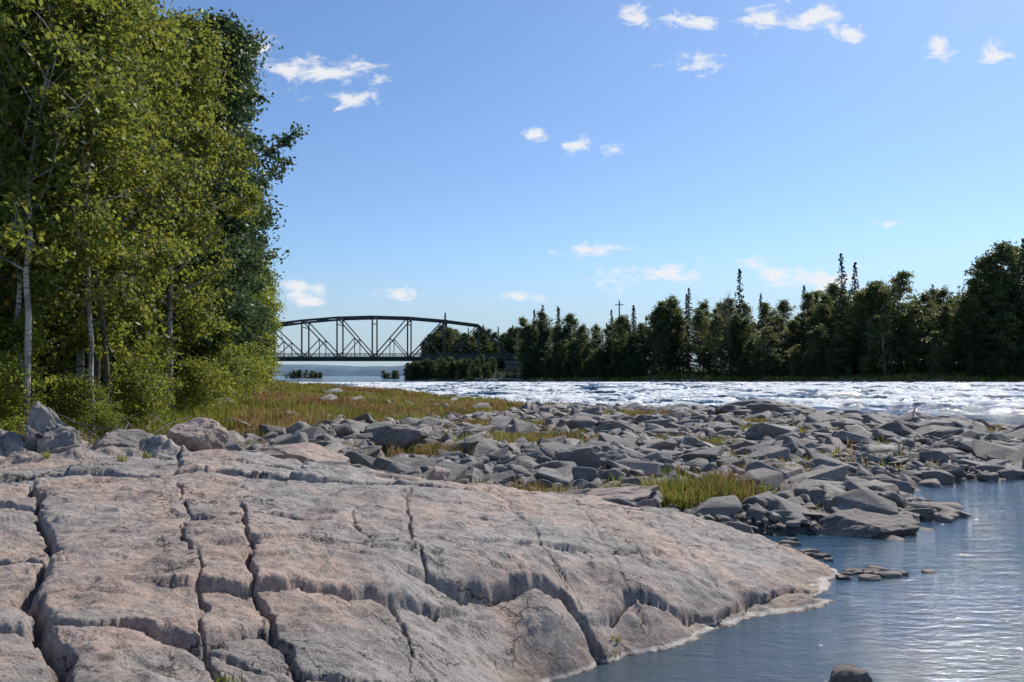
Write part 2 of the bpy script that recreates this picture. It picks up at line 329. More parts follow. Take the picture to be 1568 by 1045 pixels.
# ------------------------------------------------------------------ foreground granite slab
CR = [  # polyline, half width, depth, ledge (drop of the near / right side)
 ([(-5.8, 10.2), (-5.66, 9.5), (-4.9, 8.2), (-4.41, 7.48), (-3.75, 6.6), (-3.69, 6.3), (-3.35, 5.5), (-3.04, 5.13), (-2.78, 4.75), (-2.5, 4.6), (-2.30, 3.9), (-2.2, 2.2)], .034, .20, .06),
 ([(-4.2, 4.75), (-2.9, 4.86), (-2.44, 5.02), (-1.97, 5.08), (-1.73, 5.45)], .022, .13, .06),
 ([(-4.1, 9.7), (-3.55, 8.6), (-3.35, 8.2), (-2.85, 6.95), (-2.6, 6.6), (-2.3, 5.85), (-2.05, 5.3), (-1.91, 5.0)], .012, .09, .0),
 ([(-1.91, 5.0), (-1.72, 4.7), (-1.56, 4.33), (-1.2, 3.0)], .02, .12, .02),
 ([(-3.0, 8.7), (-2.7, 7.9), (-2.28, 6.98), (-2.1, 6.5), (-1.99, 6.08), (-1.64, 5.43), (-1.44, 5.1), (-1.2, 4.46), (-.9, 3.5)], .02, .13, .03),
 ([(-2.31, 5.95), (-1.99, 6.05), (-1.38, 6.38), (-1.0, 6.6), (-.65, 6.93)], .03, .15, .09),
 ([(-1.79, 9.15), (-1.6, 8.2), (-1.36, 7.4)], .010, .05, .0),
 ([(-1.45, 10.6), (-1.26, 9.7), (-1.15, 8.9), (-.95, 7.9), (-.82, 7.3)], .014, .08, .0),
 ([(-.82, 7.3), (-.5, 7.4), (-.15, 7.67), (.2, 7.9), (.49, 7.95), (.78, 7.87), (.95, 7.65), (.97, 7.6), (1.0, 7.3)], .034, .15, .10),
 ([(-.23, 11.86), (.05, 10.0), (.32, 8.6), (.78, 7.9)], .010, .04, .01),
 ([(.9, 11.8), (.98, 10.3), (1.18, 8.68), (1.43, 8.07), (1.75, 8.0)], .008, .03, .0),
 ([(1.0, 8.15), (1.2, 8.45), (1.8, 8.6), (2.24, 8.9), (3.0, 9.6), (3.74, 10.1)], .022, .08, .08),
 ([(-1.0, 6.6), (-.6, 5.9), (-.2, 5.6)], .014, .05, .02),
 ([(-6.2, 10.0), (-5.3, 10.4), (-4.5, 10.2), (-3.9, 10.6), (-2.7, 10.4), (-1.9, 10.9), (-.7, 11.3)], .03, .12, .12),
 ([(-4.4, 7.5), (-3.9, 7.8), (-3.4, 8.2)], .014, .05, .02), ([(-5.5, 6.4), (-4.4, 6.3), (-3.7, 6.3)], .03, .12, .05),
 ([(-1.44, 5.1), (-.9, 5.3), (-.3, 6.0), (.3, 6.6)], .016, .06, .05), ([(-1.95, 5.05), (-1.6, 4.95), (-1.4, 5.0)], .02, .09, .03),
 ([(2.0, 11.4), (2.3, 10.3), (2.5, 9.3)], .009, .025, .0), ([(-.6, 8.2), (.2, 8.7), (.9, 8.9), (1.9, 9.9)], .014, .05, .04),
 ([(-3.5, 8.3), (-3.1, 8.2), (-2.7, 8.5), (-2.2, 8.4)], .018, .06, .04), ([(-2.0, 3.9), (-1.7, 4.0), (-1.3, 4.1)], .018, .08, .03),
 ([(-2.6, 6.9), (-2.0, 7.2), (-1.4, 7.4), (-.9, 7.6)], .010, .03, .03), ([(-7.2, 9.0), (-6.2, 8.6), (-5.0, 8.4)], .03, .12, .06),
 ([(-5.2, 12.0), (-3.6, 11.7), (-2.2, 11.9), (-1.0, 12.1)], .02, .08, .07), ([(-5.3, 12.8), (-4.9, 11.8), (-4.6, 11.0), (-4.4, 10.3)], .03, .12, .04),
 ([(-3.4, 12.8), (-3.1, 11.8), (-2.9, 10.5)], .02, .07, .03)]
KN = [(-7.5, 12.5, .7, .5, .16, .3), (-6.2, 12.55, .95, .5, .16, .2), (-8.9, 12.1, .95, .5, .2, .7), (-5.45, 12.7, .4, .4, .12, .5),
      (-10.4, 12.4, .9, .7, .3, .1), (-6.8, 11.7, .5, .35, .10, .9), (-8.1, 11.6, .7, .3, .12, .1)]
def rock_h(X, Y):
    z = rock_base(X, Y)
    wx = X+.055*fbm(X*1.9, Y*1.9, 5, .62, seed=40)+.10*perlin(X*.9, Y*.9, 47); wy = Y+.055*fbm(X*1.9, Y*1.9, 5, .62, seed=45)
    z = z+.05*fbm(X*.55, Y*.55, 3, seed=50)
    a = .45; xr = X*math.cos(a)+Y*math.sin(a); yr = -X*math.sin(a)+Y*math.cos(a)
    led = fbm(xr*.7, yr*1.7, 4, .55, seed=60)
    z = z+.016*np.tanh(led*9)+.014*np.tanh((led-.4)*24)+.012*np.tanh((led+.45)*24)
    led2 = fbm(xr*2.4+9, yr*4.6, 4, .6, seed=64); z = z+.007*np.tanh(led2*9)+.005*np.tanh((led2-.5)*24)
    z = z+.006*fbm(xr*4, yr*9, 4, .6, seed=70)+.0025*fbm(X*22, Y*22, 3, .6, seed=77)
    for kx, ky, ra, rb, hh, ro in KN:
        dx = wx-kx+.08*perlin(X*3, Y*3, 91); dy = wy-ky+.08*perlin(X*3, Y*3, 92); dd = np.zeros(X.shape)
        for k in range(6):
            an = ro+k*math.pi/3+.25*math.sin(k*2.3+kx); dd = np.maximum(dd, (dx*math.cos(an)/ra+dy*math.sin(an)/rb)*(1+.15*math.sin(k*5+ky)))
        top = hh*(1+.25*dx/ra*math.sin(kx*7)-.12*dy/rb)
        z = np.maximum(z, z+np.minimum(np.clip((1.25-dd)*2.4, 0, 1.0)*top, top)+.02*np.tanh(6*fbm(X*2, Y*2, 3, seed=95))*np.clip((1.25-dd)*3, 0, 1))
    for pts, hw, dep, lg in CR:
        d = np.full(X.shape, 1e9); sg = np.zeros(X.shape)
        for (ax, ay), (bx, by) in zip(pts[:-1], pts[1:]):
            dd, s = seg_dist(wx, wy, ax, ay, bx, by)
            m = dd < d; d = np.where(m, dd, d); sg = np.where(m, np.sign(s), sg)
        wloc = hw*(1+.8*perlin(X*2.2, Y*2.2, 80))
        z = z-dep*(1+.5*perlin(X*1.3, Y*1.3, 84))*np.exp(-(d/np.maximum(wloc, .006))**2*1.2)-.007*np.exp(-(d/.05)**2)
        z = z-lg*np.where(sg > 0, 1, 0)*np.exp(-d/.45)
    return z
rows = np.geomspace(1.8, 15.6, 760); cols = np.linspace(-.95, .62, 960)
Yg, U = np.meshgrid(rows, cols, indexing='ij'); Xg = U*(Yg+.4)
add_obj('granite_outcrop', grid_mesh('granite_outcrop', Xg, Yg, rock_h(Xg, Yg), [M_GRAN]))

# ------------------------------------------------------------------ rocks
def big_rock_mesh(name, dims, seed, mat, sub=5, flat=0.5, ncut=16):
    r = np.random.default_rng(seed); bm = bmesh.new(); bmesh.ops.create_icosphere(bm, subdivisions=sub, radius=1.0)
    v = np.array([x.co[:] for x in bm.verts]); f = np.array([[q.index for q in k.verts] for k in bm.faces]); bm.free()
    for i in range(ncut):
        n = r.normal(size=3); n /= np.linalg.norm(n); d = r.uniform(flat, .82)
        s = v@n; v = v-np.maximum(s-d, 0)[:, None]*n
    nn = fbm(v[:, 0]*2+seed, v[:, 1]*2+v[:, 2]*1.7, 5, .6, seed=seed % 50)
    v = v*(1+.05*nn[:, None]+.02*np.tanh(nn*8)[:, None])*1.2; v = v*np.array(dims)
    return make_mesh(name, v, [f], [mat], smooth=False)
def big_rock(name, x, y, z, dims, seed, mat=None, rot=0.0, sub=5):
    o = add_obj(name, big_rock_mesh(name, dims, seed, mat or M_BOULD, sub), (x, y, z)); o.rotation_euler = (random.uniform(-.12, .12), random.uniform(-.12, .12), rot); return o
M_KNOB = granite('granite_block', (0.29, 0.268, 0.25), (0.42, 0.31, 0.25), 0.5, 0, True)
for k, (x_, y_, z_, dm, ro_) in enumerate([(-7.45, 12.7, 1.78, (.42, .40, .56), .5), (-7.0, 12.45, 1.62, (.30, .34, .42), 1.2), (-7.9, 12.35, 1.62, (.42, .4, .34), 2.1), (-6.2, 12.6, 1.58, (.62, .4, .32), .2),
                                          (-5.7, 12.8, 1.50, (.40, .35, .24), 1.0), (-8.7, 12.3, 1.60, (.6, .5, .36), .3), (-9.7, 12.8, 1.6, (.7, .6, .45), 1.3), (-6.75, 12.2, 1.55, (.28, .25, .22), .9)]):
    big_rock('granite_boulder', x_, y_, z_, dm, 31+k, M_KNOB, ro_)
big_rock('granite_boulder', -4.0, 14.4, 1.35, (.95, .55, .2), 7, M_PALE, -.3)
big_rock('granite_boulder', -3.05, 13.2, 1.2, (.32, .3, .22), 8, M_BOULD, .3)
big_rock('granite_boulder', -6.9, 17.5, 1.35, (.55, .5, .42), 9, M_PALE, .3)
big_rock('granite_boulder', 1.9, 19.5, .7, (.8, .7, .4), 10, M_BOULD, .3)
big_rock('granite_boulder', 1.7, 14.7, .55, (1.1, .5, .2), 11, M_PALE, .1)
big_rock('granite_boulder', -1.4, 15.2, .85, (.25, .25, .2), 19, M_PALE, .1)
big_rock('granite_boulder', 15.2, 45, .25, (3.4, 2.6, 1.1), 12, M_BOULD, .1)
big_rock('granite_boulder', 23, 40, .1, (3.5, 2.0, .5), 13, M_BOULD, -.1)
big_rock('granite_boulder', 6.45, 14.3, .05, (.85, .55, .34), 14, M_BOULD, .1)
big_rock('granite_boulder', 7.4, 15.2, .02, (.6, .4, .2), 15, M_BOULD, .6)
big_rock('granite_boulder', 5.95, 11.35, .0, (.14, .08, .05), 16, M_BOULD, 0, 3)
big_rock('granite_boulder', 3.05, 7.15, -.02, (.27, .2, .18), 17, M_BOULD, .4, 4)
big_rock('granite_boulder', 2.6, 7.05, -.03, (.15, .12, .08), 18, M_BOULD, .4, 4)
big_rock('granite_boulder', -3.5, 24, .85, (.9, .7, .4), 20, M_BOULD, .4)
big_rock('granite_boulder', -14.5, 38, 1.5, (1.2, .9, .45), 21, M_PALE, .4)
big_rock('granite_boulder', 18.5, 27, .15, (2.0, 1.2, .3), 22, M_BOULD, .2)

def hull_variant(seed):
    r = np.random.default_rng(seed); bm = bmesh.new()
    for i in range(17):
        n = r.normal(size=3); n /= np.max(np.abs(n))**.55*np.linalg.norm(n)**.45; bm.verts.new(n*r.uniform(.85, 1.05)*np.array([1, .75, .62]))
    bmesh.ops.convex_hull(bm, input=bm.verts)
    bmesh.ops.dissolve_limit(bm, angle_limit=.32, verts=bm.verts, edges=bm.edges)
    bmesh.ops.bevel(bm, geom=bm.edges[:], offset=.05, segments=1, affect='EDGES', profile=.5)
    bmesh.ops.triangulate(bm, faces=bm.faces)
    bm.verts.index_update()
    v = np.array([x.co[:] for x in bm.verts]); f = np.array([[q.index for q in k.verts] for k in bm.faces]); bm.free(); return v, f
HV = [hull_variant(s) for s in range(100, 128)]
def rot_m(r):
    a, b, c = r.uniform(-.45, .45), r.uniform(-.45, .45), r.uniform(0, 6.283)
    return np.array((Matrix.Rotation(b, 3, 'Y') @ Matrix.Rotation(a, 3, 'X') @ Matrix.Rotation(c, 3, 'Z')))
def rock_field(name, pts, sizes, mat, flat=(.45, 1.0), sink=.15):
    V = []; F = []; o = 0; zz = land_h(pts[:, 0], pts[:, 1])
    for (x, y), s, z in zip(pts, sizes, zz):
        v, f = HV[rng.integers(len(HV))]
        sc = s*np.array([rng.uniform(.8, 1.4), rng.uniform(.65, 1.15), rng.uniform(*flat)])
        vv = (v*sc)@rot_m(rng).T+np.array([x, y, z+s*sink]); V.append(vv); F.append(f+o); o += len(v)
    return add_obj(name, make_mesh(name, np.concatenate(V), [np.concatenate(F)], [mat], smooth=False))
TUFT = [(3.9, 15.9, .95, 1.3), (3.0, 15.3, .6, .8), (.8, 15.6, .8, .7), (-1.0, 15.6, .8, .6), (2.0, 15.6, .5, .6), (-2.8, 24, 1.6, .8), (.4, 28, 1.8, 1), (10, 31, 1.6, .9), (5.8, 26.6, 1.4, .8), (7, 45, 2.5, 1),
        (4.6, 17.0, .8, .7), (6, 20, .6, .5), (-3, 17, .8, .6), (11.5, 38, 2, .6), (-1, 36, 2, .8)]
def meadow_f(x, y):
    lim = -8+np.maximum(y-30, 0)*.42
    return sstep(lim+1.5, lim-1.0, x+1.5*perlin(x*.3, y*.3, 90))
def tuft_f(x, y):
    s = 0
    for tx, ty, tr, ta in TUFT: s = s+ta*np.exp(-(((x-tx)**2+(y-ty)**2)/tr**2))
    return s
N = 46000
y = 13.6+(rng.random(N)**.95)*52; x = rng.uniform(-.42, .72, N)*(y+2)
sd = poly_sd(x, y, LAND1); mf = meadow_f(x, y); tf = tuft_f(x, y)
inrock = (y < 15) & (x < 5) & (rock_base(x, y) > .45)
keep = (sd > -.35) & (rng.random(N) > mf*.97) & (tf < .45) & ~((x-1.9)**2+(y-19.5)**2 < .5) & ~inrock
x = x[keep]; y = y[keep]; n = len(x)
s = np.exp(rng.normal(-1.85, .55, n))*(1+.016*(y-14)); s = np.clip(s, .07, .75)
clus = perlin(x*.35, y*.35, 33); s *= 1+.5*clus
sel = rng.permutation(n)[:15000]
rock_field('boulder_field', np.stack([x, y], 1)[sel], s[sel], M_BOULD)
N = 6000; y = rng.uniform(13.8, 24, N); x = rng.uniform(-.4, .72, N)*y; sd = poly_sd(x, y, LAND1)
k = (sd > -.15) & (meadow_f(x, y) < .5); x = x[k]; y = y[k]
rock_field('cobbles', np.stack([x, y], 1), rng.uniform(.04, .13, len(x)), M_BOULD, (.5, 1), .3)
pts = np.array([(4.6+.9*i/14+rng.normal(0, .06), 11.1+rng.normal(0, .12)) for i in range(14)]+[(4.5+rng.normal(0, .25), 12.7+rng.normal(0, .3)) for i in range(16)])
V = []; F = []; o = 0
for (xx, yy) in pts:
    v, f = HV[rng.integers(len(HV))]; s_ = rng.uniform(.05, .13); V.append(v*s_*np.array([1.5, 1, .8])+np.array([xx, yy, .02])); F.append(f+o); o += len(v)
add_obj('shore_stones', make_mesh('shore_stones', np.concatenate(V), [np.concatenate(F)], [M_BOULD], smooth=False))
SHX = [-29, -12, 3, 14, 25, 36, 44, 62, 83.5, 150]; SHY = [226, 216, 200, 180, 163, 158, 147, 138, 130, 105]
N = 1500; sx_ = -10+rng.random(N)*145
sy_ = np.interp(sx_, SHX, SHY)+rng.normal(1.2, 2.0, N)
rock_field('bank_rocks', np.stack([sx_, sy_], 1), rng.uniform(.15, .7, N), M_BOULD, (.4, .8), .1)

# ------------------------------------------------------------------ grass
def grass(name, x, y, hgt, mats, mi, nb=11, spread=.13, zf=land_h):
    n = len(x); z = zf(x, y)
    bx = np.repeat(x, nb)+rng.normal(0, spread, n*nb); by = np.repeat(y, nb)+rng.normal(0, spread, n*nb); bz = np.repeat(z, nb)-.04
    H = np.repeat(hgt, nb)*rng.uniform(.5, 1.15, n*nb); az = rng.uniform(0, 6.283, n*nb); ln = rng.uniform(.05, .6, n*nb)*H
    w = (.004+.0006*by)*rng.uniform(.6, 1.3, n*nb); wa = az+1.57+rng.normal(0, .5, n*nb)
    dx, dy = np.cos(wa)*w, np.sin(wa)*w; lx, ly = np.cos(az)*ln, np.sin(az)*ln
    v = np.stack([np.stack([bx-dx, by-dy, bz], 1), np.stack([bx+dx, by+dy, bz], 1),
                  np.stack([bx+lx*.4+dx*.8, by+ly*.4+dy*.8, bz+H*.6], 1), np.stack([bx+lx*.4-dx*.8, by+ly*.4-dy*.8, bz+H*.6], 1),
                  np.stack([bx+lx, by+ly, bz+H], 1)], 1).reshape(-1, 3)
    b = np.arange(n*nb)*5
    q = np.stack([b, b+1, b+2, b+3], 1); tr = np.stack([b+3, b+2, b+4], 1)
    m = np.repeat(mi, nb)
    return add_obj(name, make_mesh(name, v, [q, tr], mats, np.concatenate([m, m]), smooth=False))
N = 60000; y = 14.5+rng.random(N)**.75*82; x = rng.uniform(-.62, .12, N)*(y+4)
k = (rng.random(N) < meadow_f(x, y)) & (poly_sd(x, y, LAND1) > .3) & ((rock_base(x, y) < .9) | (y > 14.6)); x = x[k][:16000]; y = y[k][:16000]
gn = fbm(x*.12, y*.12, 3, seed=8)+sstep(-.34, -.42, x/y)*.9-.28
mi = (gn+rng.normal(0, .25, len(x)) > .12).astype(int)
grass('meadow_grass', x, y, (.24+.25*rng.random(len(x)))*(1+.3*mi)*(1+.4*perlin(x*.2, y*.2, 61)), [M_SEDGE, M_GREEN], mi)
xs = []; ys = []; hs = []; ms_ = []
for i, (tx, ty, tr, ta) in enumerate(TUFT):
    c = int(130*ta*tr*tr if i > 4 else 210*ta*tr*tr); c = min(c, 420)
    xs.append(tx+rng.normal(0, tr*.6, c)); ys.append(ty+rng.normal(0, tr*.4, c)); hs.append(rng.uniform(.16, .5, c)*min(1.2, .5+.5*ta))
    pg = {0: .65, 1: .6, 2: .35, 3: .2}.get(i, .4); ms_.append((rng.random(c) < pg).astype(int))
xs = np.concatenate(xs); ys = np.concatenate(ys); grass('sedge_tufts', xs, ys, np.concatenate(hs), [M_SEDGE, M_GREEN], np.concatenate(ms_), 12, .09)
N = 3500; y = rng.uniform(16, 55, N); x = rng.uniform(-.4, .62, N)*y; k = (poly_sd(x, y, LAND1) > 1.0) & (fbm(x*.25, y*.25, 3, seed=14) > .1); x = x[k]; y = y[k]
grass('scattered_sedge', x, y, rng.uniform(.2, .48, len(x)), [M_SEDGE, M_GREEN], (rng.random(len(x)) < .35).astype(int), 9, .1)
N = 6500; sx_ = 5+rng.random(N)*125
sy_ = np.interp(sx_, SHX, SHY)+rng.uniform(2, 9, N)
grass('bank_grass', sx_, sy_, rng.uniform(.4, 1.0, N), [M_SEDGE, M_GREEN], (rng.random(N) < .55).astype(int), 7, .5)
cx_ = np.array([-1.72, -1.66, -1.60, -1.30, -1.28, 1.02, 1.0, -2.2, -5.5, -5.7, -6.6]); cy_ = np.array([4.75, 4.62, 4.5, 4.75, 4.6, 8.0, 7.85, 5.7, 12.0, 11.6, 11.3])
grass('crack_grass', cx_, cy_, np.full(len(cx_), .08)*np.where(cy_ > 10, 2.2, 1), [M_SEDGE, M_GREEN], np.ones(len(cx_), int), 16, .035, rock_h)

# ------------------------------------------------------------------ trees
def tube(pts, rad, sides=6):
    pts = np.asarray(pts, float); n = len(pts); d = np.gradient(pts, axis=0); d /= np.linalg.norm(d, axis=1)[:, None]+1e-9
    ref = np.where(np.abs(d[:, 2:3]) > .9, np.array([[1., 0, 0]]), np.array([[0, 0, 1.]]))
    a = np.cross(d, ref); a /= np.linalg.norm(a, axis=1)[:, None]+1e-9; b = np.cross(d, a)
    th = np.arange(sides)*2*math.pi/sides
    v = pts[:, None]+(a[:, None]*np.cos(th)[None, :, None]+b[:, None]*np.sin(th)[None, :, None])*np.asarray(rad)[:, None, None]
    i = np.arange(n-1)[:, None]*sides; j = np.arange(sides)[None]; k = (j+1) % sides
    f = np.stack([i+j, i+k, i+sides+k, i+sides+j], -1).reshape(-1, 4)
    return v.reshape(-1, 3), f
def leaf_quads(c, size, r, up=.5, aspect=.62):
    n = len(c); nrm = r.normal(size=(n, 3)); nrm[:, 2] += up; nrm /= np.linalg.norm(nrm, axis=1)[:, None]
    a = np.cross(nrm, r.normal(size=(n, 3))); a /= np.linalg.norm(a, axis=1)[:, None]+1e-9; b = np.cross(nrm, a)
    s = (size*r.uniform(.6, 1.35, n))[:, None]
    v = np.stack([c-a*s, c+b*s*aspect-a*s*.1, c+a*s, c-b*s*aspect-a*s*.1], 1).reshape(-1, 3)
    return v, np.arange(n*4).reshape(-1, 4)
def tree_mesh(name, seed, H, cb, R, nl, nleaf, leaf, mats, trunk_r=.16, lean=.05, sig=.3, tall=1.0, nsub=6, drop=.15):
    r = np.random.default_rng(seed); V = []; F = []; M = []; o = 0
    def add(v, f, m):
        nonlocal o
        V.append(v); F.append(f+o); M.append(np.full(len(f), m)); o += len(v)
    T = np.linspace(0, 1, 14); la = r.uniform(0, 6.28)
    wob = np.cumsum(r.normal(0, .012*H, (14, 2)), axis=0)*T[:, None]
    tp = np.stack([wob[:, 0]+lean*H*T**1.5*math.cos(la), wob[:, 1]+lean*H*T**1.5*math.sin(la), T*H*.96], 1)
    add(*tube(tp, trunk_r*(1-T*.88), 8), 0)
    C = []
    for i in range(nl):
        t_ = cb+(1-cb)*((i+.5)/nl)**.9*.97; t_ = min(.97, t_+r.normal(0, .02))
        base = np.array([np.interp(t_, T, tp[:, k]) for k in range(3)])
        q = (t_-cb)/(1-cb); prof = (math.sin(math.pi*min(1, max(0.0, q*.86+.16)))**.7)
        L = R*prof*r.uniform(.55, 1.25); az = i*2.4+r.normal(0, .35); el = math.radians(r.uniform(15, 45)+25*q*tall)
        s5 = np.linspace(0, 1, 6); dirv = np.array([math.cos(az)*math.cos(el), math.sin(az)*math.cos(el), math.sin(el)])
        side = np.array([-math.sin(az), math.cos(az), 0])
        pl = base+s5[:, None]*L*dirv+side*(s5[:, None]**2)*L*r.normal(0, .18)+np.array([0, 0, 1])*(s5[:, None]**2)*L*r.normal(.05, .15)
        br = trunk_r*(1-t_*.85)*.45
        add(*tube(pl, br*(1-s5*.85)+.004, 5), 0)
        C.append((pl[-1], 1.0))
        for j in range(nsub):
            u = r.uniform(.3, 1.0); pb = np.array([np.interp(u, s5, pl[:, k]) for k in range(3)])
            d2 = dirv*.5+r.normal(0, .6, 3); d2 /= np.linalg.norm(d2); l2 = L*r.uniform(.18, .42)+.15
            pe = pb+d2*l2+np.array([0, 0, -.05*l2]); s3 = np.linspace(0, 1, 3)[:, None]
            add(*tube(pb+(pe-pb)*s3+np.array([0, 0, .08])*l2*np.sin(s3*3.14), np.array([br*.4+.003, br*.25+.002, .003]), 4), 0)
            C.append((pe, r.uniform(.6, 1.3))); C.append(((pb+pe)/2, r.uniform(.3, .8)))
    cen = np.array([c[0] for c in C]); w = np.array([c[1] for c in C])
    w *= np.where(r.random(len(w)) < drop, .05, 1); w /= w.sum()
    ix = r.choice(len(C), nleaf, p=w); sg = sig*r.uniform(.5, 1.3, len(C))[ix]
    off = r.normal(size=(nleaf, 3))*sg[:, None]*np.array([1, 1, .6])
    v, f = leaf_quads(cen[ix]+off, leaf, r); add(v, f, 1)
    return make_mesh(name, np.concatenate(V), [np.concatenate(F)], mats, np.concatenate(M), smooth=False)
def spruce_mesh(name, seed, H, R, mats, thin=1.0):
    r = np.random.default_rng(seed); T = np.linspace(0, 1, 8)
    tp = np.stack([0*T, 0*T, T*H], 1); V, F, M = [], [], []
    v, f = tube(tp, .16*(1-T*.95), 6); V.append(v); F.append(f); M.append(np.zeros(len(f), int)); o = len(v)
    nb = int(H*13*thin); C = []
    for i in range(nb):
        t_ = .06+.94*(i+r.random())/nb; L = R*(1-t_)**.75*r.uniform(.5, 1.15)+.12; az = r.uniform(0, 6.28); dr = r.uniform(-.45, -.05)
        m = max(7, int(L*12))
        s = r.random(m)**.7; C.append(np.stack([np.cos(az)*L*s+r.normal(0, .06, m), np.sin(az)*L*s+r.normal(0, .06, m), t_*H+dr*L*s+r.normal(0, .06, m)], 1))
    v, f = leaf_quads(np.concatenate(C), .18, r, 1.2, .5); V.append(v); F.append(f+o); M.append(np.ones(len(f), int))
    return make_mesh(name, np.concatenate(V), [np.concatenate(F)], mats, np.concatenate(M), smooth=False)
def snag_mesh(name, seed, H):
    r = np.random.default_rng(seed); T = np.linspace(0, 1, 8); tp = np.stack([.1*H*.1*np.sin(T*3), 0*T, T*H], 1)
    V, F = [], []; v, f = tube(tp, .10*(1-T*.9), 6); V.append(v); F.append(f); o = len(v)
    for i in range(60):
        t_ = r.uniform(.35, .98); az = r.uniform(0, 6.28); L = 3.0*(1.1-t_)*r.uniform(.5, 1.2)+.4; s = np.linspace(0, 1, 4)[:, None]
        p_ = np.array([0, 0, t_*H])+s*L*np.array([math.cos(az)*.7, math.sin(az)*.7, r.uniform(.6, 1.4)])
        v, f = tube(p_, [.035, .03, .02, .01], 4); V.append(v); F.append(f+o); o += len(v)
    return make_mesh(name, np.concatenate(V), [np.concatenate(F)], [M_DEAD], smooth=False)

birch = [tree_mesh('birch_a', 1, 16, .16, 3.3, 46, 30000, .082, [M_BARK_B, M_LEAF_B], .13, .05, .28, drop=.22),
         tree_mesh('birch_b', 2, 15, .22, 2.9, 42, 25000, .082, [M_BARK_D, M_LEAF_B], .10, .08, .28, drop=.22),
         tree_mesh('birch_c', 3, 17, .12, 3.2, 48, 31000, .082, [M_BARK_D, M_LEAF_B], .14, .04, .28, drop=.22),
         tree_mesh('birch_d', 5, 15, .30, 2.6, 32, 14000, .082, [M_BARK_B, M_LEAF_B], .09, .06, .27, drop=.3)]
poplar = [tree_mesh('poplar_a', 11, 19, .08, 3.1, 56, 34000, .105, [M_BARK_D, M_LEAF_P], .2, .02, .33, drop=.2),
          tree_mesh('poplar_b', 12, 18, .08, 2.9, 52, 30000, .105, [M_BARK_D, M_LEAF_P], .18, .03, .33, drop=.2)]
shrub = [tree_mesh('shrub_a', 21, 3.4, .03, 1.5, 26, 8000, .06, [M_BARK_D, M_LEAF_Y], .03, .05, .2, drop=.2),
         tree_mesh('shrub_b', 22, 2.6, .03, 1.5, 24, 6500, .06, [M_BARK_D, M_LEAF_B], .03, .05, .2, drop=.2)]
willow = tree_mesh('young_tree', 23, 11, .03, 2.2, 46, 18000, .10, [M_BARK_D, M_LEAF_Y], .08, .03, .3, drop=.2)
def place(name, me, x, y, s=1.0, rz=None, parent=None, dz=-.15, sz=None):
    z = float(land_h(np.array([x]), np.array([y]))[0])+dz
    o = add_obj(name, me, (x, y, z), parent); o.rotation_euler[2] = random.uniform(0, 6.28) if rz is None else rz
    o.scale = (s, s, sz or s); return o
for (m, x, y, s) in [(birch[0], -14.0, 22.5, 1), (birch[1], -11.9, 23.6, .98), (birch[2], -16.8, 25, 1.05), (birch[1], -14.2, 27.0, 1.08), (birch[0], -12.9, 30.0, .98), (birch[2], -16.2, 32.0, 1.02), (birch[0], -19.5, 29, 1.05),
                     (birch[3], -12.2, 20.0, 1.0), (birch[3], -13.0, 21.0, .95), (birch[3], -11.4, 21.6, .85), (birch[2], -15.3, 21.5, .9), (birch[2], -13.4, 25.5, 1.08), (birch[0], -15.6, 28.8, 1.2), (birch[2], -18.6, 33, 1.25)]:
    place('birch_tree', m, x, y, s)
for (m, x, y, s) in [(poplar[0], -13.9, 35.5, .98), (poplar[1], -15.4, 39, 1.1), (poplar[0], -16.2, 43.5, 1.05), (poplar[1], -17.0, 49, 1.02), (poplar[1], -18.6, 36, 1.1), (poplar[0], -20.5, 32, 1.1)]:
    place('poplar_tree', m, x, y, s)
for (x, y, s) in [(-17.8, 50, .95), (-19.2, 56, 1.05), (-20.8, 62, 1.1), (-22.4, 69, 1.1), (-24.3, 76, 1.1), (-14.6, 38, .7), (-16.0, 43.5, .8)]:
    place('young_aspen_tree', willow, x, y, s)
for i, (x, y, s) in enumerate([(-13.2, 20.5, .9), (-11.8, 21.5, .6), (-14.8, 19.5, 1.0), (-11.4, 24.5, .8), (-12.6, 27, .8), (-12.0, 30.5, .8), (-13.2, 34, 1), (-14.4, 40, 1.1), (-15.6, 45, 1), (-18, 53, 1.2), (-20.4, 60, 1.2), (-23.5, 71, 1.2), (-15.5, 22.5, 1.2), (-10.6, 20.8, .4), (-12.6, 19.2, .6)]):
    place('shrub', shrub[i % 2], x, y, s)
wood = bpy.data.objects.new('woodland', None); scene.collection.objects.link(wood)
fd = [tree_mesh('forest_tree_%d' % i, 30+i, 17, .04, [3.6, 3.2, 3.9, 2.7, 3.4, 2.9][i], 42, 6200, .19, [M_BARK_B if i in (1, 3, 5) else M_BARK_D, [M_LEAF_F, M_LEAF_G, M_LEAF_F, M_LEAF_G, M_LEAF_P, M_LEAF_F][i]], .13, .03, .42, nsub=5, drop=.3) for i in range(6)]
sp = [spruce_mesh('spruce_%d' % i, 50+i, 18, 2.2+.25*i, [M_BARK_D, M_NEEDLE]) for i in range(3)]
sn = [snag_mesh('snag_%d' % i, 60+i, 17) for i in range(2)]
for i in range(70):
    y = random.uniform(26, 120); x = -19-(y-26)*.26-random.uniform(0, 22)
    place('tree_part_%d' % i, random.choice([fd[0], fd[2], fd[4], fd[5], poplar[1]]), x, y, random.uniform(.9, 1.15), parent=wood)
forest = bpy.data.objects.new('forest', None); scene.collection.objects.link(forest)
sxk = [-33, -29, -12, 3, 14, 25, 36, 44, 62, 83.5, 150, 400]; syk = [240, 228, 216, 200, 180, 163, 158, 147, 138, 130, 105, 60]
i = 0
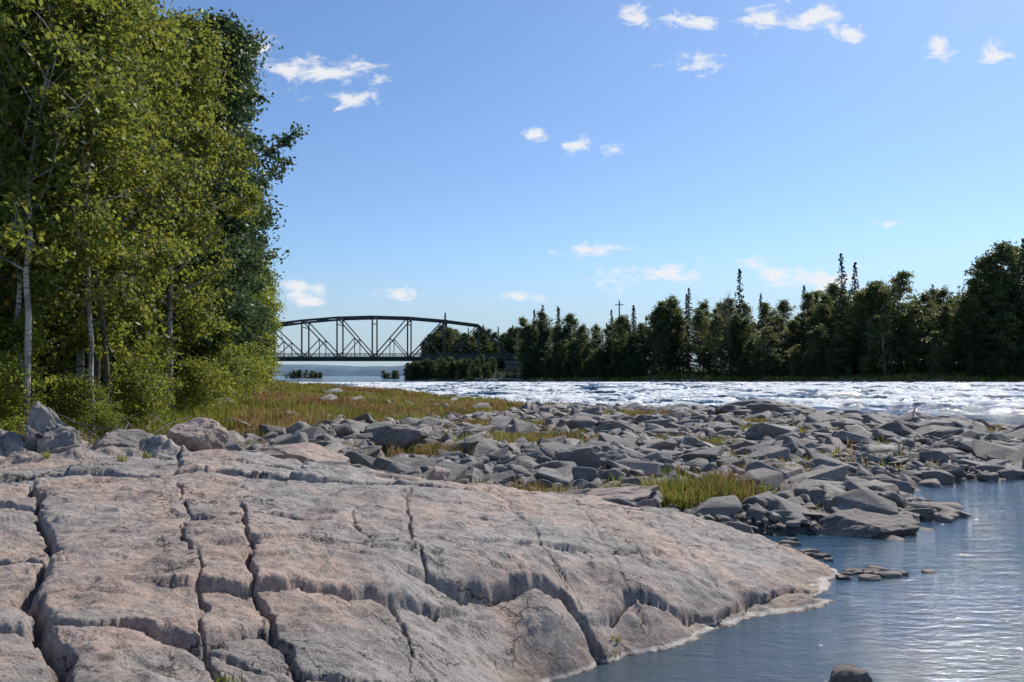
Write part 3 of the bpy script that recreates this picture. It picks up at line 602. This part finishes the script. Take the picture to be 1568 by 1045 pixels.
for row, (d0, dens) in enumerate([(7, 2.0), (11, 2.0), (16, 2.2), (23, 2.6), (32, 3.2)]):
    x = -31.0
    while x < 140:
        x += random.uniform(.4, 1.4)*dens
        y = float(np.interp(x, sxk, syk))+d0+random.uniform(-2.5, 2.5)
        if x < 3 and y < 258: y = 257+random.uniform(0, 7)+row*3
        elif x < 12 and 238 < y < 257: y = 258+random.uniform(0, 6)
        u = x/y*1220+784
        if 975 < u < 1130 and row == 0: continue
        base = np.interp(u, [620, 680, 760, 900, 1000, 1100, 1300, 1480, 1568], [.90, .98, 1.0, .90, .90, .96, .98, 1.02, 1.10])
        base *= 1+.10*math.sin(x*.21)+.06*math.sin(x*.53+1)
        q = random.random()
        if q < (.36 if u < 1000 else .14): m = random.choice(sp); s = base*random.uniform(.6, 1.08)*.95; sz = s*random.uniform(.98, 1.12)
        elif q < (.36 if u < 1000 else .19): m = random.choice(sn); s = base*random.uniform(.8, 1.08); sz = s
        else: m = random.choice(fd[:4] if u > 980 else [fd[0], fd[2], fd[4], fd[5]]); s = base*random.uniform(.66, 1.04); sz = s
        if row == 0: sz *= .7
        if 700 < u < 960 and m in sp: sz *= .95
        place('tree_part_%d' % i, m, x, y, s, parent=forest, sz=sz); i += 1
for (m, x, y, s) in [(fd[0], 87, 139, 1.4), (fd[1], 91, 143, 1.35), (fd[2], 84, 141, 1.25), (sp[2], 88, 137, 1.3), (sp[1], 62, 150, 1.25), (sp[0], 65, 151, 1.15), (sp[0], 46, 161, 1.2)]:
    place('tree_part_%d' % i, m, x, y, s, parent=forest); i += 1
for k in range(460):
    x = random.uniform(-32, 130); y = float(np.interp(x, sxk, syk))+random.uniform(3.0, 8)
    if k > 360: x = random.uniform(-31, 12); y = float(np.interp(x, sxk, syk))+random.uniform(2.5, 6)
    elif x < 3: y = max(y, 226+random.uniform(2, 12))
    s = random.uniform(.12, .38)
    u = x/y*1220+784
    if -5 < x < 3.5: s *= .35
    if 985 < u < 1130: s *= .45
    if x < 14: mm = random.choice([fd[4], fd[5], fd[0]])
    else: mm = random.choice(fd)
    place('understory_part_%d' % k, mm, x, y, s*1.2, parent=forest, dz=-.5 if s > .1 else -.1, sz=s)
isl = bpy.data.objects.new('island_shrubs', None); scene.collection.objects.link(isl)
for k in range(44):
    if k < 30: x, y = -104+random.uniform(-8, 8), 400+random.uniform(-5, 5)
    else: x, y = -53+random.uniform(-4, 4), 350+random.uniform(-3, 3)
    s = random.uniform(.16, .28); place('island_part_%d' % k, random.choice([fd[0], fd[4], fd[5]]), x, y, s*1.6, parent=isl, dz=-.9, sz=s)

# ------------------------------------------------------------------ truss bridge
def boxes(name, segs, mat, parent):
    V, F = [], []; o = 0
    for p, q, w, h in segs:
        p = Vector(p); q = Vector(q); d = (q-p).normalized(); ref = Vector((0, 1, 0)) if abs(d.y) < .9 else Vector((1, 0, 0))
        a = d.cross(ref).normalized()*w/2; b = d.cross(a.normalized()).normalized()*h/2
        for e in (p, q):
            for s1, s2 in ((-1, -1), (1, -1), (1, 1), (-1, 1)): V.append((e+a*s1+b*s2)[:])
        F += [[o, o+1, o+2, o+3], [o+7, o+6, o+5, o+4]]+[[o+k, o+(k+1) % 4, o+(k+1) % 4+4, o+k+4] for k in range(4)]; o += 8
    return add_obj(name, make_mesh(name, np.array(V), [np.array(F)], [mat], smooth=False), parent=parent)
br = bpy.data.objects.new('truss_bridge', None); scene.collection.objects.link(br)
X0 = -86.0; PN = 10.8; zb = 8.1; top = {1: 18.2, 2: 19.6, 3: 20.5, 4: 20.8, 5: 20.5, 6: 19.6, 7: 18.2}
for si, yy in enumerate((244.0, 252.5)):
    S = []; bx = lambda i: (X0+PN*i, yy, zb); tx = lambda i: (X0+PN*i, yy, top[i])
    mid = lambda p, q: tuple((a+b)/2 for a, b in zip(p, q))
    for i in range(1, 7): S.append((tx(i), tx(i+1), .62, .55))
    S += [(bx(0), tx(1), .6, .55), (bx(8), tx(7), .6, .55), (bx(0), bx(8), .6, .5)]
    for i in range(1, 8): S.append((bx(i), tx(i), .42, .35))
    for i in range(1, 8):
        if i < 4: a, b = tx(i), bx(i+1)
        elif i > 4: a, b = tx(i), bx(i-1)
        else: continue
        S.append((a, b, .34, .28)); m_ = mid(a, b); S.append((m_, bx(i), .26, .22)); S.append((m_, (m_[0], yy, zb), .22, .2))
    boxes('truss_%d' % si, S, M_STEEL, br)
S = []
for i in range(1, 8):
    a = (X0+PN*i, 244, top[i]); b = (X0+PN*i, 252.5, top[i]); S.append((a, b, .4, .4)); S.append(((a[0], 244, top[i]-2.0), (a[0], 252.5, top[i]-2.0), .25, .25))
    if i < 7: S.append((a, (X0+PN*(i+1), 252.5, top[i+1]), .2, .2)); S.append((b, (X0+PN*(i+1), 244, top[i+1]), .2, .2))
boxes('top_bracing', S, M_STEEL, br)
boxes('deck', [((X0-60, 248.25, 8.45), (34, 248.25, 8.45), .35, 7.8)], M_CONC, br)
S = [((X0-60, 244.6, 7.75), (24, 244.6, 7.75), 1.0, .3), ((X0-60, 251.9, 7.75), (24, 251.9, 7.75), 1.0, .3)]
for i in range(34): S.append(((X0-40+i*3.6, 244.8, 7.9), (X0-40+i*3.6, 251.7, 7.9), .5, .25))
boxes('girders', S, M_GIRD, br)
S = []
for yy in (244.9, 251.6):
    for z in (9.1, 9.55): S.append(((X0-60, yy, z), (24, yy, z), .12, .1))
    for i in range(60): S.append(((X0-60+i*2.8, yy, 8.6), (X0-60+i*2.8, yy, 9.6), .12, .12))
boxes('guard_rail', S, M_GIRD, br)
S = [((X0-.2, 248.25, 7.2), (X0-.2, 248.25, -1), 2.2, 9), ((0.0, 248.25, 7.2), (0.0, 248.25, -1), 4.2, 9.7), ((0.0, 248.25, 7.24), (0.0, 248.25, 6.5), 4.9, 10.2)]
boxes('abutments', S, M_CONC, br)

up = bpy.data.objects.new('utility_pole', None); scene.collection.objects.link(up)
zt = 20.6
boxes('pole', [((25.6, 190, 2.5), (25.6, 190, zt), .28, .28)], M_DEAD, up)
boxes('crossarm', [((24.6, 189.8, zt-1.0), (26.6, 189.8, zt-1.0), .2, .16)], M_DEAD, up)
# fallen grey branches at the foot of the trees
r = np.random.default_rng(4); V, F = [], []; o = 0
for i in range(40):
    x = r.uniform(-11.5, -8.2); y = r.uniform(19, 23); z = float(land_h(np.array([x]), np.array([y]))[0])+.05; az_ = r.uniform(0, 6.28); L = r.uniform(.5, 1.8)
    s = np.linspace(0, 1, 5)[:, None]; p_ = np.array([x, y, z])+s*L*np.array([math.cos(az_), math.sin(az_), r.uniform(.05, .6)])+np.array([0, 0, .12])*np.sin(s*3)
    v, f = tube(p_, [.022, .018, .014, .009, .004], 5); V.append(v); F.append(f+o); o += len(v)
add_obj('fallen_branches', make_mesh('fallen_branches', np.concatenate(V), [np.concatenate(F)], [M_DEAD], smooth=False))
# ------------------------------------------------------------------ light, sky, camera
az, el = math.radians(40), math.radians(45)
d = Vector((math.sin(az)*math.cos(el), math.cos(az)*math.cos(el), math.sin(el)))
L = bpy.data.lights.new('sun', 'SUN'); L.energy = 5.0; L.angle = math.radians(.5); L.color = (1, .93, .82)
so = bpy.data.objects.new('sun', L); scene.collection.objects.link(so); so.rotation_euler = d.to_track_quat('Z', 'Y').to_euler()

w = bpy.data.worlds.new('World'); scene.world = w; w.use_nodes = True; nt = w.node_tree; nt.nodes.clear()
def wn(t_, **k):
    n_ = nt.nodes.new(t_)
    for a, b in k.items(): setattr(n_, a, b)
    return n_
out = wn('ShaderNodeOutputWorld'); sky = wn('ShaderNodeTexSky', sky_type='NISHITA', sun_disc=False, sun_elevation=el, sun_rotation=az)
sky.air_density = 1.0; sky.dust_density = .5; sky.ozone_density = 1.4
def wm(op, a, b=None, c=None):
    n_ = wn('ShaderNodeMath', operation=op)
    for i_, v_ in enumerate((a, b, c)):
        if v_ is None: continue
        if isinstance(v_, (int, float)): n_.inputs[i_].default_value = v_
        else: nt.links.new(v_, n_.inputs[i_])
    return n_.outputs[0]
tc = wn('ShaderNodeTexCoord'); sep = wn('ShaderNodeSeparateXYZ'); nt.links.new(tc.outputs['Generated'], sep.inputs[0])
tint = wn('ShaderNodeMix', data_type='RGBA', blend_type='MULTIPLY'); tint.inputs[0].default_value = 1
nt.links.new(sky.outputs[0], tint.inputs[6]); tint.inputs[7].default_value = (.84, 1.02, 1.25, 1)
hz = wn('ShaderNodeMapRange', interpolation_type='SMOOTHSTEP'); nt.links.new(sep.outputs[2], hz.inputs[0])
for i_, v_ in enumerate((.0, .17, .85, 0.0)): hz.inputs[i_+1].default_value = v_
hm = wn('ShaderNodeMix', data_type='RGBA'); nt.links.new(hz.outputs[0], hm.inputs[0]); nt.links.new(tint.outputs[2], hm.inputs[6]); hm.inputs[7].default_value = (4.2, 5.3, 6.3, 1)
bg = wn('ShaderNodeBackground'); bg.inputs[1].default_value = .108; nt.links.new(hm.outputs[2], bg.inputs[0])
yc = wm('MAXIMUM', sep.outputs[1], .02)
cmb = wn('ShaderNodeCombineXYZ'); nt.links.new(wm('DIVIDE', sep.outputs[0], yc), cmb.inputs[0]); nt.links.new(wm('DIVIDE', sep.outputs[2], yc), cmb.inputs[1])
nz = wn('ShaderNodeTexNoise'); nz.inputs['Scale'].default_value = 24; nz.inputs['Detail'].default_value = 8; nz.inputs['Roughness'].default_value = .66; nz.inputs['Distortion'].default_value = .4
mp = wn('ShaderNodeMapping'); mp.inputs['Scale'].default_value = (1, 1.9, 1); nt.links.new(cmb.outputs[0], mp.inputs[0]); nt.links.new(mp.outputs[0], nz.inputs['Vector'])
# cumulus puffs: (tan azimuth, tan elevation, half width, half height)
CL = [(-.243, .380, .080, .030), (-.205, .348, .042, .016), (-.17, .369, .026, .012), (-.322, .405, .034, .028), (.157, .447, .024, .024), (.222, .443, .046, .018), (.312, .447, .046, .017), (.370, .448, .058, .022),
      (.424, .432, .030, .014), (.235, .388, .050, .015), (.538, .408, .042, .016), (.607, .402, .028, .016), (.09, .288, .046, .015), (.034, .302, .028, .010), (.09, .158, .055, .013), (.195, .131, .060, .015),
      (.128, .120, .034, .015), (-.141, .100, .036, .014), (-.262, .110, .044, .018), (.345, .128, .07, .022), (.40, .118, .06, .025), (-.253, .092, .028, .009), (.013, .098, .04, .009), (.47, .19, .026, .007), (-.75, .3, .07, .03), (.8, .2, .08, .02)]
cur = None
for (cx, cy, rx, ry) in CL:
    s_ = wn('ShaderNodeVectorMath', operation='SUBTRACT'); nt.links.new(cmb.outputs[0], s_.inputs[0]); s_.inputs[1].default_value = (cx, cy, 0)
    m_ = wn('ShaderNodeVectorMath', operation='MULTIPLY'); nt.links.new(s_.outputs[0], m_.inputs[0]); m_.inputs[1].default_value = (1/rx, 1/ry, 0)
    l_ = wn('ShaderNodeVectorMath', operation='LENGTH'); nt.links.new(m_.outputs[0], l_.inputs[0])
    cur = l_.outputs['Value'] if cur is None else wm('MINIMUM', cur, l_.outputs['Value'])
dens = wm('ADD', wm('SUBTRACT', .80, cur), wm('MULTIPLY', wm('SUBTRACT', nz.outputs[0], .5), 4.6))
mr = wn('ShaderNodeMapRange', interpolation_type='SMOOTHSTEP'); nt.links.new(dens, mr.inputs[0]); mr.inputs[1].default_value = -.1; mr.inputs[2].default_value = .95
lim = wm('MULTIPLY', mr.outputs[0], wm('GREATER_THAN', sep.outputs[1], .05))
fadeout = wn('ShaderNodeMapRange', interpolation_type='SMOOTHSTEP'); nt.links.new(cur, fadeout.inputs[0])
for i_, v_ in enumerate((1.2, 2.0, .94, 0.0)): fadeout.inputs[i_+1].default_value = v_
lim = wm('MULTIPLY', lim, fadeout.outputs[0])
bc = wn('ShaderNodeBackground'); bc.inputs[0].default_value = (.94, .95, .98, 1); bc.inputs[1].default_value = .93
mx = wn('ShaderNodeMixShader'); nt.links.new(lim, mx.inputs[0]); nt.links.new(bg.outputs[0], mx.inputs[1]); nt.links.new(bc.outputs[0], mx.inputs[2]); nt.links.new(mx.outputs[0], out.inputs[0])

cd = bpy.data.cameras.new('camera'); cam = bpy.data.objects.new('camera', cd); scene.collection.objects.link(cam)
cam.location = (0, 0, CAMZ); cam.rotation_euler = (math.radians(90), 0, 0); cd.lens = 28; cd.sensor_width = 36; cd.shift_y = .0335; cd.clip_end = 6000; cd.clip_start = .05
scene.camera = cam
scene.view_settings.view_transform = 'Standard'; scene.view_settings.look = 'None'; scene.view_settings.exposure = 0
